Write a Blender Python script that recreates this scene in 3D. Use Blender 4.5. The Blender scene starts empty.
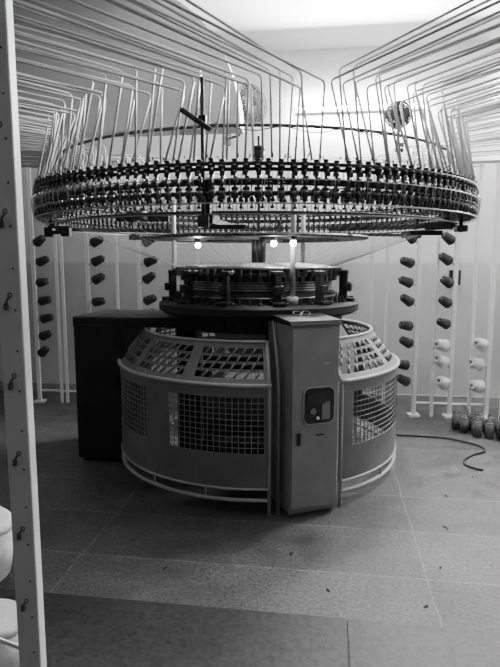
import bpy, bmesh, math, random
from mathutils import Vector, Matrix
random.seed(7)
pi=math.pi
COL=bpy.context.scene.collection

# ---------------------------------------------------------------- materials
def mat(name,c,rough=0.5,metal=0.0,var=0.15,scale=8.0,bump=0.0,spec=0.5):
    m=bpy.data.materials.new(name); m.use_nodes=True
    nt=m.node_tree; b=nt.nodes['Principled BSDF']
    b.inputs['Roughness'].default_value=rough
    b.inputs['Metallic'].default_value=metal
    b.inputs['Specular IOR Level'].default_value=spec
    tc=nt.nodes.new('ShaderNodeTexCoord')
    n=nt.nodes.new('ShaderNodeTexNoise'); n.inputs['Scale'].default_value=scale; n.inputs['Detail'].default_value=4
    nt.links.new(tc.outputs['Object'],n.inputs['Vector'])
    r=nt.nodes.new('ShaderNodeValToRGB')
    lo=c*(1-var); hi=min(1,c*(1+var))
    r.color_ramp.elements[0].position=0.3; r.color_ramp.elements[1].position=0.7
    r.color_ramp.elements[0].color=(lo,lo,lo,1); r.color_ramp.elements[1].color=(hi,hi,hi,1)
    nt.links.new(n.outputs['Fac'],r.inputs['Fac']); nt.links.new(r.outputs['Color'],b.inputs['Base Color'])
    if bump>0:
        bp=nt.nodes.new('ShaderNodeBump'); bp.inputs['Strength'].default_value=bump; bp.inputs['Distance'].default_value=0.01
        nt.links.new(n.outputs['Fac'],bp.inputs['Height']); nt.links.new(bp.outputs['Normal'],b.inputs['Normal'])
    return m
def emis(name,s):
    m=bpy.data.materials.new(name); m.use_nodes=True
    b=m.node_tree.nodes['Principled BSDF']
    b.inputs['Emission Color'].default_value=(1,1,1,1); b.inputs['Emission Strength'].default_value=s
    return m
M_guard=mat('guard_grey_paint',0.14,0.5,0,0.18,5)
M_rim=mat('guard_rim_paint',0.36,0.4,0,0.08)
M_grille=mat('grille_paint',0.20,0.45,0,0.08)
M_cab=mat('cabinet_grey_paint',0.23,0.5,0,0.12,5)
M_dark=mat('dark_paint',0.014,0.6,0,0.2,8,0,0.3)
M_black=mat('black_plastic',0.016,0.45,0,0.2)
M_steel=mat('brushed_steel',0.38,0.3,0.9,0.2,30)
M_cast=mat('dark_cast_metal',0.05,0.45,0.6,0.3,20)
M_clip=mat('clip_grey_metal',0.12,0.5,0.4,0.2,20)
M_tube=mat('tube_grey_plastic',0.58,0.35,0,0.1)
M_pole=mat('pole_grey_paint',0.30,0.4,0,0.1)
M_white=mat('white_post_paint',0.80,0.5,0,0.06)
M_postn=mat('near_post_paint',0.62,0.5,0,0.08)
M_conew=mat('white_yarn',0.8,0.9,0,0.08,60,0.3)
M_coned=mat('dark_yarn',0.035,0.9,0,0.2,60,0.3)
M_coneg=mat('grey_yarn',0.11,0.95,0,0.15,60,0.3,0.2)
M_conel=mat('light_grey_yarn',0.62,0.9,0,0.12,50,0.3)
M_core=mat('paper_core',0.12,0.8,0,0.1,8,0,0.2)
M_fan=mat('fan_grey_plastic',0.12,0.5)
M_yarn=mat('yarn_thread',0.22,0.9)
M_fabric=mat('knit_fabric',0.45,0.9,0,0.1,80,0.2)
M_rubber=mat('rubber',0.02,0.6,0,0.2)
M_bulb=emis('bulb_glow',110)
M_lamp=emis('tube_glow',40)

# ---------------------------------------------------------------- mesh helpers
def box(bm,c,s,rz=0.0,mx=None,mi=0):
    M=Matrix.Translation(Vector(c))@Matrix.Rotation(rz,4,'Z')
    if mx is not None: M=mx@M
    vs=[bm.verts.new(M@Vector((x*s[0]/2,y*s[1]/2,z*s[2]/2))) for x in(-1,1) for y in(-1,1) for z in(-1,1)]
    for f in((0,1,3,2),(4,6,7,5),(0,4,5,1),(2,3,7,6),(0,2,6,4),(1,5,7,3)):
        q=bm.faces.new([vs[i] for i in f]); q.material_index=mi
def frame(t):
    t=t.normalized(); a=Vector((0,0,1)) if abs(t.z)<0.9 else Vector((1,0,0))
    u=t.cross(a).normalized(); return u,t.cross(u).normalized()
def sweep(bm,pts,r,seg=6,cap=True,mi=0):
    pts=[Vector(p) for p in pts]; n=len(pts)
    rs=r if isinstance(r,(list,tuple)) else [r]*n
    rings=[]; u=None
    for i in range(n):
        t=(pts[min(i+1,n-1)]-pts[max(i-1,0)])
        if t.length<1e-7: t=Vector((0,0,1))
        t.normalize()
        if u is None: u,v=frame(t)
        else:
            u=(u-t*u.dot(t)); 
            if u.length<1e-5: u,v=frame(t)
            u.normalize(); v=t.cross(u)
        rings.append([bm.verts.new(pts[i]+(u*math.cos(2*pi*k/seg)+v*math.sin(2*pi*k/seg))*rs[i]) for k in range(seg)])
    for i in range(n-1):
        for k in range(seg):
            f=bm.faces.new((rings[i][k],rings[i][(k+1)%seg],rings[i+1][(k+1)%seg],rings[i+1][k])); f.smooth=True; f.material_index=mi
    if cap:
        f=bm.faces.new(rings[0][::-1]); f.material_index=mi
        f=bm.faces.new(rings[-1]); f.material_index=mi
def cyl(bm,p0,p1,r0,r1=None,seg=12,mi=0):
    p0=Vector(p0);p1=Vector(p1); r1=r0 if r1 is None else r1
    t=p1-p0; u,v=frame(t)
    A=[bm.verts.new(p0+(u*math.cos(2*pi*k/seg)+v*math.sin(2*pi*k/seg))*r0) for k in range(seg)]
    B=[bm.verts.new(p1+(u*math.cos(2*pi*k/seg)+v*math.sin(2*pi*k/seg))*r1) for k in range(seg)]
    for k in range(seg):
        f=bm.faces.new((A[k],A[(k+1)%seg],B[(k+1)%seg],B[k])); f.smooth=seg>6; f.material_index=mi
    f=bm.faces.new(A[::-1]);f.material_index=mi
    f=bm.faces.new(B);f.material_index=mi
def lathe(bm,prof,seg=64,a0=0,a1=2*pi,c=(0,0),mi=0,smooth=False):
    full=abs(a1-a0-2*pi)<1e-6
    n=seg if full else seg+1
    R=[]
    for k in range(n):
        a=a0+(a1-a0)*k/seg
        R.append([bm.verts.new((c[0]+r*math.cos(a),c[1]+r*math.sin(a),z)) for r,z in prof])
    m=len(prof)
    for k in range(seg):
        A=R[k];B=R[(k+1)%n]
        for j in range(m):
            f=bm.faces.new((A[j],B[j],B[(j+1)%m],A[(j+1)%m])); f.material_index=mi; f.smooth=smooth
    if not full:
        bm.faces.new(R[0]).material_index=mi; bm.faces.new(R[-1][::-1]).material_index=mi
def torus(bm,R,r,z,seg=96,sides=8,a0=0,a1=2*pi,mi=0):
    lathe(bm,[(R+r*math.cos(2*pi*j/sides),z+r*math.sin(2*pi*j/sides)) for j in range(sides)],seg,a0,a1,mi=mi,smooth=True)
def arcbox(bm,ra,rb,z0,z1,t,a0,a1,seg=None,mi=0):
    seg=seg or max(1,int(abs(a1-a0)/math.radians(3)))
    lathe(bm,[(ra,z0),(rb,z1),(rb-t,z1),(ra-t,z0)],seg,a0,a1,mi=mi)
def ball(bm,c,r,seg=10):
    rr=bmesh.ops.create_uvsphere(bm,u_segments=seg,v_segments=max(4,seg//2+1),radius=r,matrix=Matrix.Translation(Vector(c)))
    for v in rr['verts']:
        for f in v.link_faces: f.smooth=True
def obj(name,bm,mats,parent=None,loc=(0,0,0),rot=(0,0,0),label=None,cat=None,kind=None,group=None,bevel=0):
    bmesh.ops.recalc_face_normals(bm,faces=bm.faces[:])
    me=bpy.data.meshes.new(name); bm.to_mesh(me); bm.free()
    o=bpy.data.objects.new(name,me); COL.objects.link(o)
    for m in (mats if isinstance(mats,(list,tuple)) else [mats]): me.materials.append(m)
    o.location=loc; o.rotation_euler=rot
    if parent: o.parent=parent
    if label:o['label']=label
    if cat:o['category']=cat
    if kind:o['kind']=kind
    if group:o['group']=group
    if bevel:
        b=o.modifiers.new('bevel','BEVEL'); b.width=bevel; b.segments=2; b.limit_method='ANGLE'
    return o
def empty(name,loc,label,cat,rot=(0,0,0),group=None):
    e=bpy.data.objects.new(name,None); COL.objects.link(e); e.location=loc; e.rotation_euler=rot
    e.empty_display_size=0.2
    e['label']=label; e['category']=cat
    if group:e['group']=group
    return e
def new(): return bmesh.new()

# ---------------------------------------------------------------- room
R_=math.radians
RZ=R_(-8)
def structure(name,bm,m,label,**k):
    return obj(name,bm,m,rot=(0,0,RZ),kind='structure',label=label,**k)
H=3.45; YB=5.7
mf=bpy.data.materials.new('stone_slab_floor'); mf.use_nodes=True
nt=mf.node_tree; b=nt.nodes['Principled BSDF']
L_=nt.links.new
def nod(t,**k):
    n=nt.nodes.new(t)
    for a,v in k.items(): n.inputs[a.replace('_',' ')].default_value=v
    return n
tc=nod('ShaderNodeTexCoord')
n0=nod('ShaderNodeTexNoise',Scale=6.0,Detail=6.0); L_(tc.outputs['Object'],n0.inputs['Vector'])
ms=nt.nodes.new('ShaderNodeVectorMath'); ms.operation='SCALE'; ms.inputs['Scale'].default_value=0.025; L_(n0.outputs['Color'],ms.inputs[0])
ad=nt.nodes.new('ShaderNodeVectorMath'); ad.operation='ADD'; L_(tc.outputs['Object'],ad.inputs[0]); L_(ms.outputs[0],ad.inputs[1])
mp=nod('ShaderNodeMapping'); mp.inputs['Location'].default_value=(-0.482,0.267,0); L_(ad.outputs[0],mp.inputs['Vector'])
br=nt.nodes.new('ShaderNodeTexBrick'); br.offset=0.0
br.inputs['Scale'].default_value=1.0; br.inputs['Brick Width'].default_value=1.66; br.inputs['Row Height'].default_value=0.46
br.inputs['Mortar Size'].default_value=0.006; br.inputs['Mortar Smooth'].default_value=0.8
br.inputs['Color1'].default_value=(0.052,0.052,0.052,1); br.inputs['Color2'].default_value=(0.090,0.090,0.090,1); br.inputs['Mortar'].default_value=(0.16,0.16,0.16,1)
L_(mp.outputs['Vector'],br.inputs['Vector'])
n1=nod('ShaderNodeTexNoise',Scale=1.6,Detail=10.0,Roughness=0.7)
n2=nod('ShaderNodeTexNoise',Scale=60.0,Detail=8.0,Roughness=0.8)
n3=nod('ShaderNodeTexNoise',Scale=7.0,Detail=8.0,Roughness=0.75)
for n in(n1,n2,n3): L_(tc.outputs['Object'],n.inputs['Vector'])
def rng(src,a,b_,lo,hi):
    m=nt.nodes.new('ShaderNodeMapRange'); m.inputs['From Min'].default_value=a; m.inputs['From Max'].default_value=b_; m.inputs['To Min'].default_value=lo; m.inputs['To Max'].default_value=hi
    L_(src,m.inputs['Value']); return m.outputs[0]
def mul(a,b_):
    m=nt.nodes.new('ShaderNodeMath'); m.operation='MULTIPLY'; L_(a,m.inputs[0]); L_(b_,m.inputs[1]); return m.outputs[0]
f=mul(mul(rng(n1.outputs['Fac'],.35,.65,.65,1.3),rng(n2.outputs['Fac'],.38,.62,.3,1.75)),rng(n3.outputs['Fac'],.38,.62,.78,1.2))
mx=nt.nodes.new('ShaderNodeVectorMath'); mx.operation='SCALE'; L_(br.outputs['Color'],mx.inputs[0]); L_(f,mx.inputs['Scale']); L_(mx.outputs[0],b.inputs['Base Color'])
L_(rng(n3.outputs['Fac'],.35,.65,.28,.60),b.inputs['Roughness'])
bp=nod('ShaderNodeBump',Strength=0.8,Distance=0.006); L_(n2.outputs['Fac'],bp.inputs['Height']); L_(bp.outputs['Normal'],b.inputs['Normal'])
bm=new(); box(bm,(0,1.2,-0.05),(8.4,9.4,0.1)); structure('floor',bm,mf,'worn stone slab floor with pale joints')
mw=bpy.data.materials.new('wall_plaster'); mw.use_nodes=True
nt=mw.node_tree; b=nt.nodes['Principled BSDF']; b.inputs['Roughness'].default_value=0.8; L_=nt.links.new
tc=nt.nodes.new('ShaderNodeTexCoord'); sp=nt.nodes.new('ShaderNodeSeparateXYZ'); L_(tc.outputs['Object'],sp.inputs[0])
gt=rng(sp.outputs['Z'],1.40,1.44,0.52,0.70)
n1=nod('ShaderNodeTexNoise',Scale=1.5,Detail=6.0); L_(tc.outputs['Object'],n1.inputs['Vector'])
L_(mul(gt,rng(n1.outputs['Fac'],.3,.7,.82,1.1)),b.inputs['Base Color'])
def wallbox(c,s):
    bm=new(); box(bm,(c[0],c[1],0),(s[0],s[1],H)); 
    for v in bm.verts: v.co.z+=H/2
    return bm
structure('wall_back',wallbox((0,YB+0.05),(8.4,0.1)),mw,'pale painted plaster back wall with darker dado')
M_side=mat('side_wall_paint',0.35,0.85,0,0.08,1.5)
structure('wall_left',wallbox((-4.15,1.2),(0.1,9.4)),M_side,'painted plaster side wall')
structure('wall_right',wallbox((4.15,1.2),(0.1,9.4)),M_side,'painted plaster side wall')
M_ceil=mat('ceiling_paint',0.58,0.85,0,0.08,1.5)
bm=new(); box(bm,(0,1.2,H+0.05),(8.4,9.4,0.1)); structure('ceiling',bm,M_ceil,'flat painted concrete ceiling')
bm=new()
cx0=-1.55; pts=[(-4.1,H),(cx0,H)]
for k in range(25):
    a=pi/2*(1-k/24); pts.append((cx0+0.88*math.cos(a),2.42+1.029*math.sin(a)))
pts.append((-4.1,2.42))
vf=[bm.verts.new((x,4.25,z)) for x,z in pts]; vb=[bm.verts.new((x,4.45,z)) for x,z in pts]
bm.faces.new(vf); bm.faces.new(vb[::-1])
for i in range(len(pts)):
    j=(i+1)%len(pts); bm.faces.new((vf[i],vf[j],vb[j],vb[i]))
structure('trim_1',bm,mat('bulkhead_paint',0.6,0.85,0,0.06,1.5),'plastered bulkhead with a curved edge under the ceiling')
bm=new(); box(bm,(0,YB-0.01,0.05),(8.2,0.02,0.1)); structure('baseboard_back',bm,mat('skirting',0.3,0.6),'painted skirting')
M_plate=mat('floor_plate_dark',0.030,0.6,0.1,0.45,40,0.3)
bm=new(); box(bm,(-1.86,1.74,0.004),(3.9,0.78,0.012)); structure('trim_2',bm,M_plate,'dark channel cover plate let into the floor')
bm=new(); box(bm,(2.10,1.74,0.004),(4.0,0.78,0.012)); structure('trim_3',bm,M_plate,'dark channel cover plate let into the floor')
bm=new(); box(bm,(0,0,0),(0.10,0.06,0.14)); box(bm,(0,-0.035,0.02),(0.06,0.02,0.05)); cyl(bm,(0,0,-0.07),(0,0,-0.2),0.01,seg=8)
obj('junction_box',bm,M_dark,loc=(1.98,5.44,1.28),rot=(0,0,RZ),label='small dark electrical box on the wall',cat='electrical box')

# ---------------------------------------------------------------- knitting machine
MC=Vector((0.06,3.93,0))
K=empty('circular_knitting_machine',MC,'large circular knitting machine with feeder ring and mesh guards','knitting machine')
FA=R_(-71)
def part(name,bm,m,**k): return obj(name,bm,m,parent=k.pop('parent',K),**k)
def pol(r,a,z): return Vector((r*math.cos(a),r*math.sin(a),z))

bm=new(); lathe(bm,[(0.30,1.10),(0.66,1.10),(0.69,1.12),(0.69,1.16),(0.66,1.18),(0.30,1.18)],72)
part('bed_plate',bm,M_dark,label='heavy dark cast bed plate')
bm=new(); lathe(bm,[(0.34,1.00),(0.56,1.00),(0.60,1.10),(0.34,1.10)],64)
for k in range(24):
    a=2*pi*k/24; cyl(bm,pol(0.63,a,1.175),pol(0.63,a,1.195),0.012,seg=8)
part('gear_housing',bm,M_cast)
bm=new(); lathe(bm,[(0.36,1.18),(0.53,1.18),(0.53,1.24),(0.50,1.245),(0.50,1.34),(0.54,1.345),(0.54,1.37),(0.36,1.37)],72)
D=part('needle_drum',bm,M_cast,label='dark drum of the needle cylinder')
for r,z,w in ((0.532,1.215,.006),(0.507,1.262,.005),(0.507,1.278,.005),(0.507,1.294,.005),(0.507,1.31,.005),(0.565,1.40,.009)):
    bm=new(); torus(bm,r,w,z,72,6); part('steel_band',bm,M_steel,parent=D,label='bright steel band round the drum')
bm=new()
for k in range(60):
    a=2*pi*k/60; R=Matrix.Rotation(a,4,'Z')
    box(bm,(0.515,0,1.335),(0.05,0.030,0.04),mx=R)
    box(bm,(0.555,0,1.375),(0.03,0.010,0.06),mx=R)
    cyl(bm,pol(0.60,a,1.18),pol(0.60,a,1.215),0.010,seg=6)
part('cam_box',bm,M_black,parent=D,label='row of black cam blocks',kind='stuff')
for a in (R_(190),R_(222),R_(250),R_(-80),R_(-52),R_(-20),R_(5),R_(60),R_(130)):
    R=Matrix.Rotation(a,4,'Z'); bm=new()
    box(bm,(0.60,0,1.27),(0.045,0.04,0.18),mx=R); box(bm,(0.56,0,1.37),(0.13,0.06,0.025),mx=R); box(bm,(0.62,0,1.19),(0.10,0.08,0.02),mx=R); box(bm,(0.635,0,1.27),(0.03,0.06,0.05),mx=R)
    part('drum_bracket',bm,M_dark,parent=D,bevel=0.005)
bm=new(); lathe(bm,[(0.02,1.38),(0.50,1.38),(0.51,1.39),(0.50,1.41),(0.30,1.43),(0.02,1.43)],64)
part('dial_cover',bm,M_dark)
bm=new(); lathe(bm,[(0.55,1.585),(0.74,1.585),(0.75,1.595),(0.74,1.605),(0.55,1.605)],72)
for k in range(6):
    R=Matrix.Rotation(2*pi*k/6+0.2,4,'Z'); box(bm,(0.35,0,1.595),(0.62,0.05,0.02),mx=R)
cyl(bm,(0,0,1.43),(0,0,1.64),0.05,seg=16)
part('upper_plate',bm,M_cast,label='thin dark spoked plate above the drum')
for a in (FA,R_(172),R_(50)):
    R=Matrix.Rotation(a,4,'Z'); bm=new()
    box(bm,(0.50,0,0.55),(0.14,0.22,1.1),mx=R); box(bm,(0.50,0,0.02),(0.22,0.30,0.04),mx=R)
    part('frame_leg',bm,M_dark,bevel=0.01)
bm=new()
for x in(-0.36,0.36):
    box(bm,(x,0,0.52),(0.04,0.34,0.66)); box(bm,(x,0,0.17),(0.05,0.6,0.06))
box(bm,(0,0.0,0.13),(0.76,0.5,0.03)); box(bm,(0,0.25,0.24),(0.76,0.03,0.2))
cyl(bm,(0,0,0.0),(0,0,0.13),0.3,seg=24)
T=part('takedown_frame',bm,M_dark)
bm=new(); cyl(bm,(-0.35,-0.10,0.42),(0.35,-0.10,0.42),0.17,seg=28); cyl(bm,(-0.38,-0.10,0.42),(0.38,-0.10,0.42),0.03,seg=12)
part('fabric_roll',bm,M_coneg,parent=T,label='dark roll of knitted fabric')
for y,z in((-0.1,0.72),(0.0,0.76),(0.1,0.72)):
    bm=new(); cyl(bm,(-0.35,y,z),(0.35,y,z),0.035,seg=14); part('takedown_roller',bm,M_cast,parent=T)
bm=new(); prof=[(0.33,1.02),(0.34,1.0),(0.31,0.93),(0.26,0.86),(0.20,0.8),(0.19,0.8),(0.25,0.87),(0.30,0.94)]
lathe(bm,prof,40); part('fabric_tube',bm,M_fabric,label='pale knitted fabric tube coming down')

# guards
RG=0.985; RT=0.80; GO=Vector((0,0.10,0))
def guard(a0,a1,layout):
    t=0.010; d=R_
    bm=new()
    torus(bm,RG-0.005,0.012,0.085,int((a1-a0)/d(3)),8,a0,a1,mi=1)
    arcbox(bm,RG,RG,0.15,0.36,t,a0,a1)
    torus(bm,RG+0.002,0.007,0.153,int((a1-a0)/d(3)),6,a0,a1,mi=1)
    torus(bm,RG+0.004,0.012,0.755,int((a1-a0)/d(3)),8,a0,a1,mi=1)
    arcbox(bm,RG,RG,0.685,0.75,t,a0,a1)
    torus(bm,RT+0.002,0.009,0.975,int((a1-a0)/d(3)),8,a0,a1,mi=1)
    arcbox(bm,RG-0.01,RG-0.035,0.755,0.785,t,a0,a1)
    arcbox(bm,RT+0.02,RT,0.94,0.972,t,a0,a1)
    for a in (a0,a1):
        s=0.012 if a==a0 else -0.012; aa=a+s
        sweep(bm,[pol(RG,aa,0.0),pol(RG,aa,0.70),pol(RG-0.01,aa,0.76),pol(RT,aa,0.975)],0.010,8,mi=1)
    n=max(2,int((a1-a0)/d(22)))
    for k in range(1,n):
        a=a0+(a1-a0)*k/n
        cyl(bm,pol(RG-0.006,a,0.085),pol(RG-0.006,a,0.155),0.007,seg=8,mi=1)
    body=part('guard_door',bm,[M_guard,M_rim],loc=GO,label='grey curved sheet metal guard gate with tubular rim')
    bs=new()
    for (f0,f1,kind) in layout:
        b0=a0+(a1-a0)*f0; b1=a0+(a1-a0)*f1
        if kind=='s': arcbox(bs,RG,RG,0.36,0.685,t,b0,b1,max(1,int((b1-b0)/d(2))))
        else:
            bg=new()
            na=max(2,int(round((b1-b0)/d(2.1))))
            for k in range(na+1):
                a=b0+(b1-b0)*k/na
                cyl(bg,pol(RG-0.006,a,0.355),pol(RG-0.006,a,0.69),0.0026,seg=5)
            for j in range(1,10):
                torus(bg,RG-0.006,0.0026,0.36+0.325*j/10,max(2,int((b1-b0)/d(4))),5,b0,b1)
            part('mesh_grille',bg,M_grille,parent=body,label='square wire mesh window')
    nc=max(2,int(round((a1-a0)/d(30))))
    z0,z1=0.785,0.94; r0,r1=RG-0.035,RT+0.02
    for k in range(nc):
        c0=a0+(a1-a0)*k/nc; c1=a0+(a1-a0)*(k+1)/nc; e=d(2.4)
        arcbox(bs,r0,r1,z0,z1,t,c0,c0+e,1); arcbox(bs,r0,r1,z0,z1,t,c1-e,c1,1)
        for j in range(1,4):
            zz=z0+(z1-z0)*j/4; rr=r0+(r1-r0)*j/4
            arcbox(bs,rr+0.002,rr-0.003,zz-0.007,zz+0.007,t,c0+e,c1-e)
        m=6
        for j in range(4):
            za=z0+(z1-z0)*j/4; zb=z0+(z1-z0)*(j+1)/4; qa=r0+(r1-r0)*j/4; qb=r0+(r1-r0)*(j+1)/4
            for i in range(1,m+1):
                ca=c0+e+(c1-c0-2*e)*(i-0.5*(j%2))/(m+0.5)
                sweep(bs,[pol(qa-0.005,ca-d(0.9),za),pol(qb-0.005,ca+d(0.9),zb)],0.008,4)
    part('guard_panel',bs,M_guard,parent=body)
guard(R_(184),R_(273.5),[(0,.07,'s'),(.07,.46,'g'),(.46,.59,'s'),(.59,.975,'g'),(.975,1,'s')])
guard(R_(298),R_(394),[(0,.06,'s'),(.06,.5,'g'),(.5,.6,'s'),(.6,.94,'g'),(.94,1,'s')])
guard(R_(62),R_(158),[(0,.06,'s'),(.06,.47,'g'),(.47,.53,'s'),(.53,.94,'g'),(.94,1,'s')])
bm=new(); a=R_(276.5)
sweep(bm,[pol(0.88,a,0.0),pol(0.88,a,0.72),pol(0.86,a,0.82),pol(0.70,a,1.10)],0.010,8)
part('upright_rod',bm,M_grille)

# front cabinet
fr=(0,0,FA+pi/2)
bm=new(); box(bm,(0,0,0.565),(0.30,0.34,1.07)); box(bm,(0,0.01,0.02),(0.28,0.30,0.04))
CB=part('control_cabinet',bm,M_cab,loc=tuple(pol(0.755,FA,0)),rot=fr,bevel=0.006,label='tall narrow grey metal control cabinet')
bm=new(); box(bm,(0,-0.176,0.565),(0.285,0.012,1.03)); part('cabinet_door',bm,M_cab,parent=CB,bevel=0.004)
bm=new()
v=[(-.158,-.19,1.095),(.158,-.19,1.095),(.158,.18,1.095),(-.158,.18,1.095),(-.158,-.17,1.12),(.158,-.17,1.12),(.158,.18,1.14),(-.158,.18,1.14)]
V=[bm.verts.new(p) for p in v]
for f in((0,1,2,3),(4,5,6,7),(0,1,5,4),(1,2,6,5),(2,3,7,6),(3,0,4,7)): bm.faces.new([V[i] for i in f])
part('cabinet_top',bm,M_dark,parent=CB,bevel=0.004,label='dark sloping cabinet top')
def rrect(w,h,r,n=5):
    P=[]
    for cx,cz,a in((w/2-r,h/2-r,0),(-w/2+r,h/2-r,90),(-w/2+r,-h/2+r,180),(w/2-r,-h/2+r,270)):
        for k in range(n+1):
            t=R_(a+90*k/n); P.append((cx+r*math.cos(t),cz+r*math.sin(t)))
    return P
def plate(bm,P,y0,y1,cx,cz):
    A=[bm.verts.new((x+cx,y0,z+cz)) for x,z in P];B=[bm.verts.new((x+cx,y1,z+cz)) for x,z in P]
    bm.faces.new(A);bm.faces.new(B[::-1])
    for i in range(len(P)):
        j=(i+1)%len(P); bm.faces.new((A[i],A[j],B[j],B[i]))
bm=new(); plate(bm,rrect(0.195,0.215,0.04),-0.190,-0.18,0.020,0.645); W=part('window_rim',bm,M_rim,parent=CB)
bm=new(); plate(bm,rrect(0.180,0.20,0.035),-0.193,-0.188,0.020,0.645); part('window_glass',bm,M_black,parent=CB)
bm=new(); box(bm,(0.0,-0.196,0.685),(0.11,0.004,0.06)); part('window_fitting',bm,M_cast,parent=CB)
bm=new(); box(bm,(0.058,-0.196,0.615),(0.05,0.004,0.10)); part('window_fitting',bm,M_grille,parent=CB)
bm=new(); cyl(bm,(-0.02,-0.200,0.615),(-0.02,-0.192,0.615),0.018,seg=14); part('window_fitting',bm,M_grille,parent=CB)
bm=new(); cyl(bm,(0.01,-0.200,0.575),(0.01,-0.192,0.575),0.009,seg=12); part('window_fitting',bm,M_white,parent=CB)
bm=new(); box(bm,(-0.100,-0.186,0.46),(0.018,0.012,0.07)); part('door_latch',bm,M_black,parent=CB)
bm=new(); box(bm,(0.03,-0.186,0.475),(0.05,0.004,0.008)); part('label_plate',bm,M_black,parent=CB)
bm=new(); box(bm,(0.06,-0.184,0.88),(0.035,0.003,0.012)); part('label_plate',bm,M_steel,parent=CB)
bm=new()
for sx in(-0.028,0.028):
    sweep(bm,[(sx+0.024*math.cos(t*pi/8),0.02+0.02*math.sin(t*pi/8),1.142+0.010*math.sin(t*pi/8)) for t in range(17)],0.004,6)
sweep(bm,[(-0.01,0.035,1.145),(0.01,0.08,1.142),(0.03,0.14,1.145)],0.004,5); sweep(bm,[(0.01,0.035,1.145),(-0.01,0.08,1.142),(-0.025,0.14,1.145)],0.004,5)
obj('scissors',bm,M_clip,loc=tuple(MC+pol(0.755,FA,0)),rot=fr,label='small metal scissors lying on the grey cabinet',cat='scissors')

bm=new(); box(bm,(0,0,0.54),(0.36,0.62,1.02)); box(bm,(0,0,0.015),(0.32,0.56,0.03))
DC=part('drive_cabinet',bm,M_dark,loc=(-1.08,0.26,0),rot=(0,0,R_(-8)),bevel=0.006,label='tall black painted drive cabinet')
bm=new(); box(bm,(0.26,0.0,1.02),(0.90,0.60,0.07)); part('cabinet_lid',bm,M_dark,parent=DC,bevel=0.006)
bm=new(); box(bm,(0,-0.315,0.55),(0.32,0.012,0.90)); part('cabinet_door',bm,M_dark,parent=DC,bevel=0.004)
bm=new(); box(bm,(0.13,-0.328,0.6),(0.015,0.02,0.09)); part('door_handle',bm,M_dark,parent=DC)

# ------------------------------------------------ feeder ring
RO=Vector((-0.025,0,0))
bm=new(); lathe(bm,[(1.32,1.785),(1.35,1.785),(1.35,1.815),(1.32,1.815)],120)
FR=part('feeder_ring',bm,M_dark,loc=RO,label='big dark steel ring carrying the yarn feeders')
for r,w,z,m_,n_ in ((1.415,.009,1.867,M_rubber,'drive_belt'),(1.395,.009,1.846,M_rubber,'drive_belt'),(1.420,.004,1.697,M_steel,'wire_hoop'),(1.29,.008,1.668,M_cast,'wire_hoop'),(1.385,.011,1.742,M_rubber,'drive_belt'),(1.36,.004,1.655,M_steel,'wire_hoop'),(1.425,.003,1.80,M_steel,'wire_hoop')):
    bm=new(); torus(bm,r,w,z,120,6); part(n_,bm,m_,parent=FR)
bm=new(); torus(bm,1.27,0.008,2.06,120,8); part('tube_guide_ring',bm,M_cast,parent=FR,label='thin upper hoop that steadies the tubes')
NF=172
def feeder(bm,ang,vr=0):
    R=Matrix.Rotation(ang,4,'Z'); rr=1.405
    def C(x,y,z0,z1,r,mi=0,seg=8): cyl(bm,R@Vector((x,y,z0)),R@Vector((x,y,z1)),r,seg=seg,mi=mi)
    box(bm,(rr-0.04,0,1.80),(0.11,0.012,0.016),mx=R); box(bm,(rr,0,1.80),(0.010,0.011,0.13),mx=R)
    C(rr,0,1.880,1.889,0.013); C(rr,0,1.850,1.876,0.017); C(rr,0,1.83,1.885,0.010)
    C(rr+0.009,0,1.859,1.864,0.011,1); box(bm,(rr+0.016,0.006*(1-vr),1.842-0.006*vr),(0.008,0.009,0.009),mx=R,mi=1)
    box(bm,(rr+0.010,0.004-0.01*vr,1.826),(0.018,0.022,0.018),mx=R)
    box(bm,(rr+0.008,-0.006+0.012*vr,1.793+0.008*vr),(0.016,0.017,0.022),mx=R); box(bm,(rr+0.018,-0.006+0.01*vr,1.798),(0.004,0.007,0.006),mx=R,mi=1)
    C(rr,0,1.755,1.768,0.016); C(rr,0,1.743,1.755,0.013,1); C(rr,0,1.720,1.743,0.0165); C(rr,0,1.70,1.720,0.008)
    box(bm,(rr-0.05,0,1.74),(0.04,0.009,0.055),mx=R)
    C(1.33,0.022,1.69,1.785,0.004); C(1.33,0.022,1.712,1.733,0.012); C(1.33,0.022,1.682,1.692,0.010)
    s=1-2*vr
    sweep(bm,[R@Vector(p) for p in((rr+.02,s*0.014,1.82),(rr+.032,s*0.018,1.80),(rr+.030,s*0.019,1.76),(rr+.02,s*0.015,1.71))],0.0016,4,mi=1)
    sweep(bm,[R@Vector(p) for p in((rr,-s*0.012,1.89),(rr+.010,-s*0.017,1.906+0.008*vr),(rr,-s*0.019,1.895))],0.0022,4)
order=sorted(range(NF),key=lambda i:math.sin(2*pi*i/NF))
protos=[]
for vr in(0,1):
    bm=new(); feeder(bm,0,vr); o=part('yarn_feeder',bm,[M_black,M_steel],parent=FR); o.rotation_euler=(0,0,2*pi*order[vr]/NF); protos.append(o)
for i in order[2:100]:
    o=protos[random.random()<0.4].copy(); o.rotation_euler=(0,0,2*pi*i/NF+random.uniform(-.004,.004)); o.location=(0,0,random.uniform(-.003,.003)); COL.objects.link(o); o.parent=FR
bm=new()
for i in order[100:]: feeder(bm,2*pi*i/NF,i%2)
part('yarn_feeder',bm,[M_black,M_steel],parent=FR,kind='stuff')
for a in (R_(-100),R_(20),R_(140),R_(-38),R_(80),R_(200)):
    R=Matrix.Rotation(a,4,'Z'); bm=new()
    box(bm,(0.98,0,1.635),(0.78,0.025,0.022),mx=R); box(bm,(1.325,0,1.71),(0.03,0.03,0.17),mx=R); box(bm,(1.28,0,1.635),(0.14,0.06,0.04),mx=R)
    part('ring_arm',bm,M_dark,loc=RO)
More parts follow.
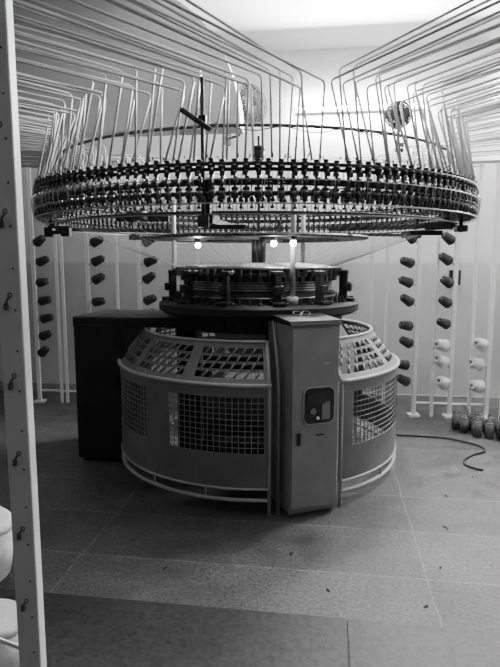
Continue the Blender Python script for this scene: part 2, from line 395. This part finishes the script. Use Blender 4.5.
for a in (R_(-71),R_(54),R_(174)):
    bm=new(); cyl(bm,pol(0.60,a,1.18),pol(0.60,a,1.95),0.016,seg=12); cyl(bm,pol(0.60,a,1.18),pol(0.60,a,1.23),0.035,seg=12)
    part('support_pole',bm,M_pole)
bm=new(); cyl(bm,(0,0,1.43),(0,0,2.28),0.010,seg=10); cyl(bm,(0,0,2.08),(0,0,2.18),0.015,0.045,seg=14); cyl(bm,(0,0,2.18),(0,0,2.21),0.045,seg=14)
part('centre_rod',bm,M_dark)
bm=new()
cyl(bm,(-0.27,-1.36,1.60),(-0.27,-1.36,2.24),0.009,seg=10); box(bm,(-0.27,-1.36,1.62),(0.05,0.05,0.05)); box(bm,(-0.27,-1.36,2.06),(0.035,0.035,0.035))
cyl(bm,(-0.36,-1.38,2.10),(-0.23,-1.40,2.01),0.012,seg=10); box(bm,(-0.18,-1.3,1.60),(0.20,0.03,0.02))
part('clamp_post',bm,M_cast)
bm=new(); cyl(bm,(1.10,-0.80,1.60),(1.10,-0.80,1.90),0.010,seg=10); box(bm,(1.10,-0.80,1.62),(0.06,0.05,0.035)); box(bm,(0.93,-0.72,1.60),(0.18,0.05,0.025))
part('clamp_post',bm,M_dark)
bm=new()
for x,y in((-1.25,-0.55),(-1.13,-0.62)): box(bm,(x,y,1.61),(0.05,0.05,0.05))
box(bm,(-1.19,-0.585,1.61),(0.16,0.03,0.02),rz=-0.5)
part('yarn_blower',bm,M_dark)
bm=new(); cyl(bm,(-0.72,-0.6,1.68),(-0.72,-0.6,1.73),0.06,seg=16); box(bm,(-0.62,-0.55,1.69),(0.16,0.04,0.03)); cyl(bm,(-0.84,-0.62,1.69),(-0.72,-0.6,1.69),0.02,seg=8)
part('blower_motor',bm,M_dark)
bm=new(); sweep(bm,[Vector((-0.27+0.06*k,-1.34+0.01*k,2.04+0.012*math.sin(k*1.3))) for k in range(16)],0.003,5); part('power_cable',bm,M_rubber)
for (x,y) in((-0.40,-0.22),(0.08,-0.60),(0.19,-0.66)):
    bm=new(); cyl(bm,(x,y,1.56),(x,y,1.60),0.022,seg=12); L=part('lamp_holder',bm,M_dark)
    bm=new(); ball(bm,(x,y,1.545),0.019); part('lamp_bulb',bm,M_bulb,parent=L)
    l=bpy.data.lights.new('bulb_light','POINT'); l.energy=1.6; l.shadow_soft_size=0.02
    lo=bpy.data.objects.new('bulb_light',l); COL.objects.link(lo); lo.location=(x+MC.x,y+MC.y,1.515)
bm=new()
for i in range(110):
    a=2*pi*i/110; sweep(bm,[pol(1.41,a,1.70),pol(1.29,a+0.01,1.678),pol(0.56,a+0.05,1.41)],0.0008,3,False)
part('yarn_strands',bm,M_yarn,kind='stuff',loc=RO,label='fine yarns running from feeders to the needle cylinder')
# tubes
def tube(bm,i,a):
    x=math.cos(a)*1.33; y=math.sin(a); lay=random.choice((0,1,1,2,3))
    side=-1 if (x<=0.3 if y<0 else x<0) else 1
    t=max(0.0,min(1.0,(y+0.35)/1.0))
    zt=2.225+0.035*lay+random.uniform(-.012,.012)
    p0=pol(1.405 if i%2 else 1.37,a+random.uniform(-.006,.006),1.885)
    sh=(0.008 if side<0 else -0.016)
    p1=pol(1.27+0.02*lay,a+random.uniform(-0.032,0.032)+sh,zt)
    if side<0:
        g=max(0.0,min(1.0,(0.3-x)/0.7)); ang=math.atan2(-0.82,-0.57)*(1-g)+math.atan2(-0.64,-0.77)*g+random.uniform(-.05,.05)
        d=Vector((math.cos(ang),math.sin(ang),0)); d=d*(1-t)+Vector((-1,-0.05,0))*t
    else: d=Vector((0.54+0.44*t+random.uniform(-.06,.06),-0.84+0.80*t,0.0))
    d.normalize(); d.z=0.03+random.uniform(-.016,.016)
    u=(p1-p0).normalized(); c=0.022; L=2.7-1.0*t
    sweep(bm,[p0,p1-u*c,p1-u*c*0.3+d*c*0.3,p1+d*c,p1+d*L],0.0056,6)
NT=236; cand=[]
for i in range(NT):
    a=2*pi*(i+0.5)/NT; x=math.cos(a)*1.33
    if 0.29<x<0.34 and math.sin(a)<0: continue
    cand.append((math.sin(a),i,a))
cand.sort()
for _,i,a in cand[:100]:
    bm=new(); tube(bm,i,a); part('yarn_tube',bm,M_tube,loc=RO)
bm=new()
for _,i,a in cand[100:]: tube(bm,i,a)
part('yarn_tube',bm,M_tube,kind='stuff',loc=RO)

# ---------------------------------------------------------------- yarn cones and creels
def cone_mesh(name,m,r0=0.06,r1=0.046,lip=0.01,core=True):
    bm=new()
    cyl(bm,(0,0,0.0),(0,0,0.010),r0-lip,r0,seg=24); cyl(bm,(0,0,0.010),(0,0,0.118),r0,r1,seg=24); cyl(bm,(0,0,0.118),(0,0,0.128),r1,r1-0.012,seg=24)
    if core: cyl(bm,(0,0,-0.006),(0,0,0.150),0.022,0.012,seg=14,mi=1)
    bmesh.ops.recalc_face_normals(bm,faces=bm.faces[:])
    me=bpy.data.meshes.new(name); bm.to_mesh(me); bm.free(); me.materials.append(m); me.materials.append(M_core); return me
ME_w=cone_mesh('white_cone',M_conew); ME_d=cone_mesh('dark_cone',M_coned); ME_l=cone_mesh('light_grey_cone',M_conel,0.062,0.052,0.006,False)
ME_g=cone_mesh('grey_spool',M_coneg,0.056,0.046); ME_k=cone_mesh('dark_spool',M_coned,0.056,0.046)
def cone(me,loc,dirv,label,group,scale=(1,1,1)):
    o=bpy.data.objects.new('yarn_cone',me); COL.objects.link(o); o.location=loc; o.scale=scale
    o.rotation_mode='QUATERNION'; o.rotation_quaternion=Vector(dirv).to_track_quat('Z','Y')
    o['label']=label; o['category']='yarn cone'; o['group']=group
    return o
def creel(posts,side,rows,label,conef,extra=(),off=5.32):
    base=Vector((posts[0],off-0.14*posts[0],0))
    E=empty('yarn_creel',base,label,'creel')
    for px_ in posts:
        loc=Vector((px_,off-0.14*px_,0))-base
        bm=new(); box(bm,(0,0,1.2),(0.034,0.034,2.4)); box(bm,(0,0,0.01),(0.10,0.10,0.02)); part('creel_post',bm,M_white,parent=E,loc=loc)
        for z in rows:
            cm=conef(px_,z)
            if cm is None: continue
            dv=Vector((side*random.uniform(0.75,1.0),random.uniform(-0.6,-0.15),random.uniform(0.15,0.6))).normalized()
            bm=new(); cyl(bm,Vector((0,0,z)),Vector((0,0,z))+dv*0.22,0.006,seg=6); part('cone_peg',bm,M_steel,parent=E,loc=loc)
            me,lb,gr=cm
            cone(me,base+loc+Vector((0,0,z))+dv*0.075,dv,lb,gr,(0.78,0.78,0.92) if me is ME_d else (1.0,1.0,0.85))
    for z in(0.12,2.38):
        a=Vector((posts[0],off+0.02-0.14*posts[0],z))-base; c_=Vector((posts[-1],off+0.02-0.14*posts[-1],z))-base
        bm=new(); sweep(bm,[a,c_],0.012,6); part('creel_rail',bm,M_white,parent=E)
    for x in extra:
        loc=Vector((x,off-0.14*x,0))-base
        bm=new(); box(bm,(0,0,1.2),(0.026,0.026,2.4)); part('creel_post',bm,M_white,parent=E,loc=loc)
    return E
rows=[1.58-0.185*k for k in range(8)]
DK=(ME_d,'dark yarn cone on a creel peg','dark yarn cones on the rear creels')
WT=(ME_w,'white yarn cone on a creel peg','white yarn cones on the rear creel')
def cf_right(x,z):
    if x<1.7: return DK
    if x<2.0: return DK if z>0.75 else WT
    return WT if z<0.75 else None
def cf_left(x,z):
    if z<0.3: return None
    return DK
creel([1.53,1.85,2.17],-1,rows,'white painted creel frame with dark and white yarn cones',cf_right,extra=(1.12,1.25,1.69,2.02,2.30))
creel([-2.16,-1.60,-1.08],1,rows,'white painted creel frame holding dark yarn cones',cf_left,extra=(-1.92,-1.86,-1.30,-0.72,-0.5))
for z in (0.95,0.70,0.45):
    cone(ME_w,(-2.30,4.82,z),(0.6,-0.7,0.2),'white yarn cone on a creel post','white yarn cones on the side creel')
E=empty('yarn_creel',(-2.40,4.92,0),'white creel post holding white yarn cones','creel')
bm=new(); box(bm,(0,0,1.2),(0.035,0.035,2.4)); part('creel_post',bm,M_white,parent=E)
for z in (0.95,0.70,0.45):
    bm=new(); cyl(bm,(0,0,z-0.02),(0.20,-0.21,z+0.03),0.006,seg=6); part('cone_peg',bm,M_steel,parent=E)

# near creel post
E=empty('yarn_creel',(-0.55,1.30,0),'white painted creel post with eyelet clips','creel')
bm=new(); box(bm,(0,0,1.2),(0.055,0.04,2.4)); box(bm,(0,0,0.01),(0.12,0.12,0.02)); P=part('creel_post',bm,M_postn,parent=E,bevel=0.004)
bm=new()
for k in range(24): cyl(bm,(0.012,-0.0205,0.1+0.095*k),(0.012,-0.0215,0.1+0.095*k),0.0025,seg=8)
part('post_hole',bm,M_black,parent=P,kind='stuff')
for k in range(10):
    z=0.24+0.185*k
    bm=new(); sweep(bm,[(-0.008,-0.02,z-0.008),(-0.002,-0.033,z+0.006),(0.008,-0.038,z+0.018)],0.0030,6)
    pr=[Vector((0.010+0.004*math.cos(t*pi/5),-0.040,z+0.021+0.005*math.sin(t*pi/5))) for t in range(11)]
    sweep(bm,pr,0.0022,6); box(bm,(-0.007,-0.024,z-0.007),(0.008,0.01,0.015))
    part('eyelet_clip',bm,M_clip,parent=E)
for k,(x,z) in enumerate(((-0.220,0.59),(-0.200,0.30))):
    c0=Vector((x,0.17,z)); dv=Vector((0.28,-0.12,0.95)).normalized()
    bm=new(); sweep(bm,[(-0.01,0.0,z-0.12),(x-0.02,0.10,z-0.12),c0-dv*0.04,c0+dv*0.10],0.006,6); part('cone_peg',bm,M_white,parent=E)
    cone(ME_l,Vector((-0.55,1.30,0))+c0,dv,'large pale grey yarn cone on a creel peg','pale yarn cones on the near creel',(1.5,1.5,1.35))

# ---------------------------------------------------------------- floor spools
for r in range(4):
    for c_ in range(5):
        x=1.78+0.088*c_+0.03*(r%2)+random.uniform(-.004,.004); y=4.50+0.095*r-0.035*c_+random.uniform(-.004,.004)
        if r==0 and c_==0: continue
        g=(r+c_)%3
        cone(ME_g if g else ME_k,(x,y,0.006),(0.001,0,1),('grey' if g else 'dark')+' yarn cone standing on the floor','yarn cones standing on the floor',(0.68,0.68,0.98))
bm=new()
P=[(1.22,4.50),(1.40,4.47),(1.60,4.42),(1.74,4.30),(1.80,4.20),(1.78,4.10),(1.66,4.02),(1.56,3.92),(1.53,3.82),(1.58,3.74),(1.62,3.72)]
S=[]
for i in range(len(P)-1):
    p0=Vector(P[max(i-1,0)]);p1=Vector(P[i]);p2=Vector(P[i+1]);p3=Vector(P[min(i+2,len(P)-1)])
    for j in range(5):
        t=j/5; q=0.5*((2*p1)+(p2-p0)*t+(2*p0-5*p1+4*p2-p3)*t*t+(3*p1-p0-3*p2+p3)*t**3); S.append((q.x,q.y,0.008))
sweep(bm,S,0.008,8); obj('floor_cable',bm,M_rubber,label='black cable lying in a loop on the floor',cat='cable')
for (x,y,s) in((1.05,2.9,1.6),(0.35,2.3,1),(1.5,3.6,1),(-1.3,2.9,1),(0.9,2.5,1),(1.2,3.3,1),(-0.4,2.5,1),(0.2,2.6,1),(1.9,3.4,1.3),(0.75,2.2,1),(-0.6,2.75,1)):
    bm=new(); sweep(bm,[(0,0,0.003),(0.010*s,0.008*s,0.005),(0.025*s,0.0,0.003)],[0.002,0.004,0.002],5)
    obj('lint_scrap',bm,M_coned,loc=(x,y,0),rot=(0,0,x*5),label='small dark scrap of lint on the floor',cat='scrap',group='scraps on the floor')

# ---------------------------------------------------------------- wall fans
def fan(loc,rz,m,label,R=0.16,arm=0.26,w=0.0025):
    E=empty('wall_fan',loc,label,'fan',rot=(0,0,rz))
    bm=new()
    for r,y in((R,-0.06),(R*0.98,-0.03),(R*0.98,-0.09),(R*0.55,-0.115),(R*0.55,-0.01)):
        sweep(bm,[(r*math.cos(t*pi/14),y,r*math.sin(t*pi/14)) for t in range(29)],0.005,5)
    for k in range(32):
        a=2*pi*k/32; cc,ss=math.cos(a),math.sin(a)
        sweep(bm,[(0.02*cc,-0.12,0.02*ss),(R*0.55*cc,-0.115,R*0.55*ss),(R*cc,-0.06,R*ss),(R*0.55*cc,-0.01,R*0.55*ss)],w,4)
    part('fan_cage',bm,m,parent=E)
    for k in range(4):
        bm=new(); a=k*pi/2
        v=[Vector((0.02*math.cos(a),-0.055,0.02*math.sin(a))),Vector((R*.9*math.cos(a-.7),-0.045,R*.9*math.sin(a-.7))),Vector((R*.95*math.cos(a),-0.06,R*.95*math.sin(a))),Vector((R*.9*math.cos(a+.8),-0.075,R*.9*math.sin(a+.8)))]
        A=[bm.verts.new(p) for p in v];B=[bm.verts.new(p+Vector((0,0.004,0))) for p in v]
        bm.faces.new(A);bm.faces.new(B[::-1])
        for i in range(4): bm.faces.new((A[i],A[(i+1)%4],B[(i+1)%4],B[i]))
        part('fan_blade',bm,m,parent=E)
    bm=new(); cyl(bm,(0,-0.05,0),(0,0.06,0),0.05,seg=16); cyl(bm,(0,0.03,0),(0,0.03,-0.2),0.015,seg=10); sweep(bm,[(0,0.03,-0.2),(0,0.12,-0.24),(0,arm,-0.24)],0.014,8); box(bm,(0,arm+0.01,-0.24),(0.08,0.02,0.12))
    part('fan_motor',bm,m,parent=E)
fan((1.33,5.22,2.72),R_(-18),M_dark,'dark round fan mounted on the wall',0.115,0.24,0.006)
fan((-0.04,5.36,2.84),R_(40),M_fan,'grey round fan mounted on the wall',0.18,0.27,0.006)

# ---------------------------------------------------------------- lamps and light
def tube_lamp(x,z,L,e):
    y=YB-0.04
    R=Matrix.Rotation(RZ,4,'Z'); p=R@Vector((x,y,z))
    E=empty('fluorescent_lamp',p,'wall mounted fluorescent tube lamp, switched on','lamp',rot=(0,0,RZ))
    bm=new(); box(bm,(0,0.0,0),(L,0.05,0.05)); part('lamp_body',bm,M_white,parent=E)
    bm=new(); cyl(bm,(-L/2+.03,-0.045,0),(L/2-.03,-0.045,0),0.014,seg=10); part('lamp_tube',bm,M_lamp,parent=E)
    l=bpy.data.lights.new('tube_light','AREA'); l.shape='RECTANGLE'; l.size=L; l.size_y=0.4; l.energy=e
    o=bpy.data.objects.new('tube_light',l); COL.objects.link(o)
    o.location=R@Vector((x,y-0.45,z)); o.rotation_euler=(R_(90),0,RZ+pi)
    l=bpy.data.lights.new('tube_light','AREA'); l.shape='RECTANGLE'; l.size=L; l.size_y=0.03; l.energy=e*0.35
    o=bpy.data.objects.new('tube_light',l); COL.objects.link(o)
    o.location=R@Vector((x,y-0.07,z)); o.rotation_euler=(R_(75),0,RZ)
tube_lamp(0.25,2.88,1.2,420)
tube_lamp(2.2,3.00,1.2,430)

w=bpy.data.worlds.new('world'); bpy.context.scene.world=w; w.use_nodes=True
w.node_tree.nodes['Background'].inputs[0].default_value=(1,1,1,1); w.node_tree.nodes['Background'].inputs[1].default_value=0.07

# ---------------------------------------------------------------- camera
cam=bpy.data.cameras.new('camera'); co=bpy.data.objects.new('camera',cam); COL.objects.link(co)
cam.sensor_fit='VERTICAL'; cam.sensor_height=24; cam.lens=24*560/667; cam.clip_start=0.02
co.location=(0,0,1.45); co.rotation_euler=(R_(82.5),0,0)
bpy.context.scene.camera=co
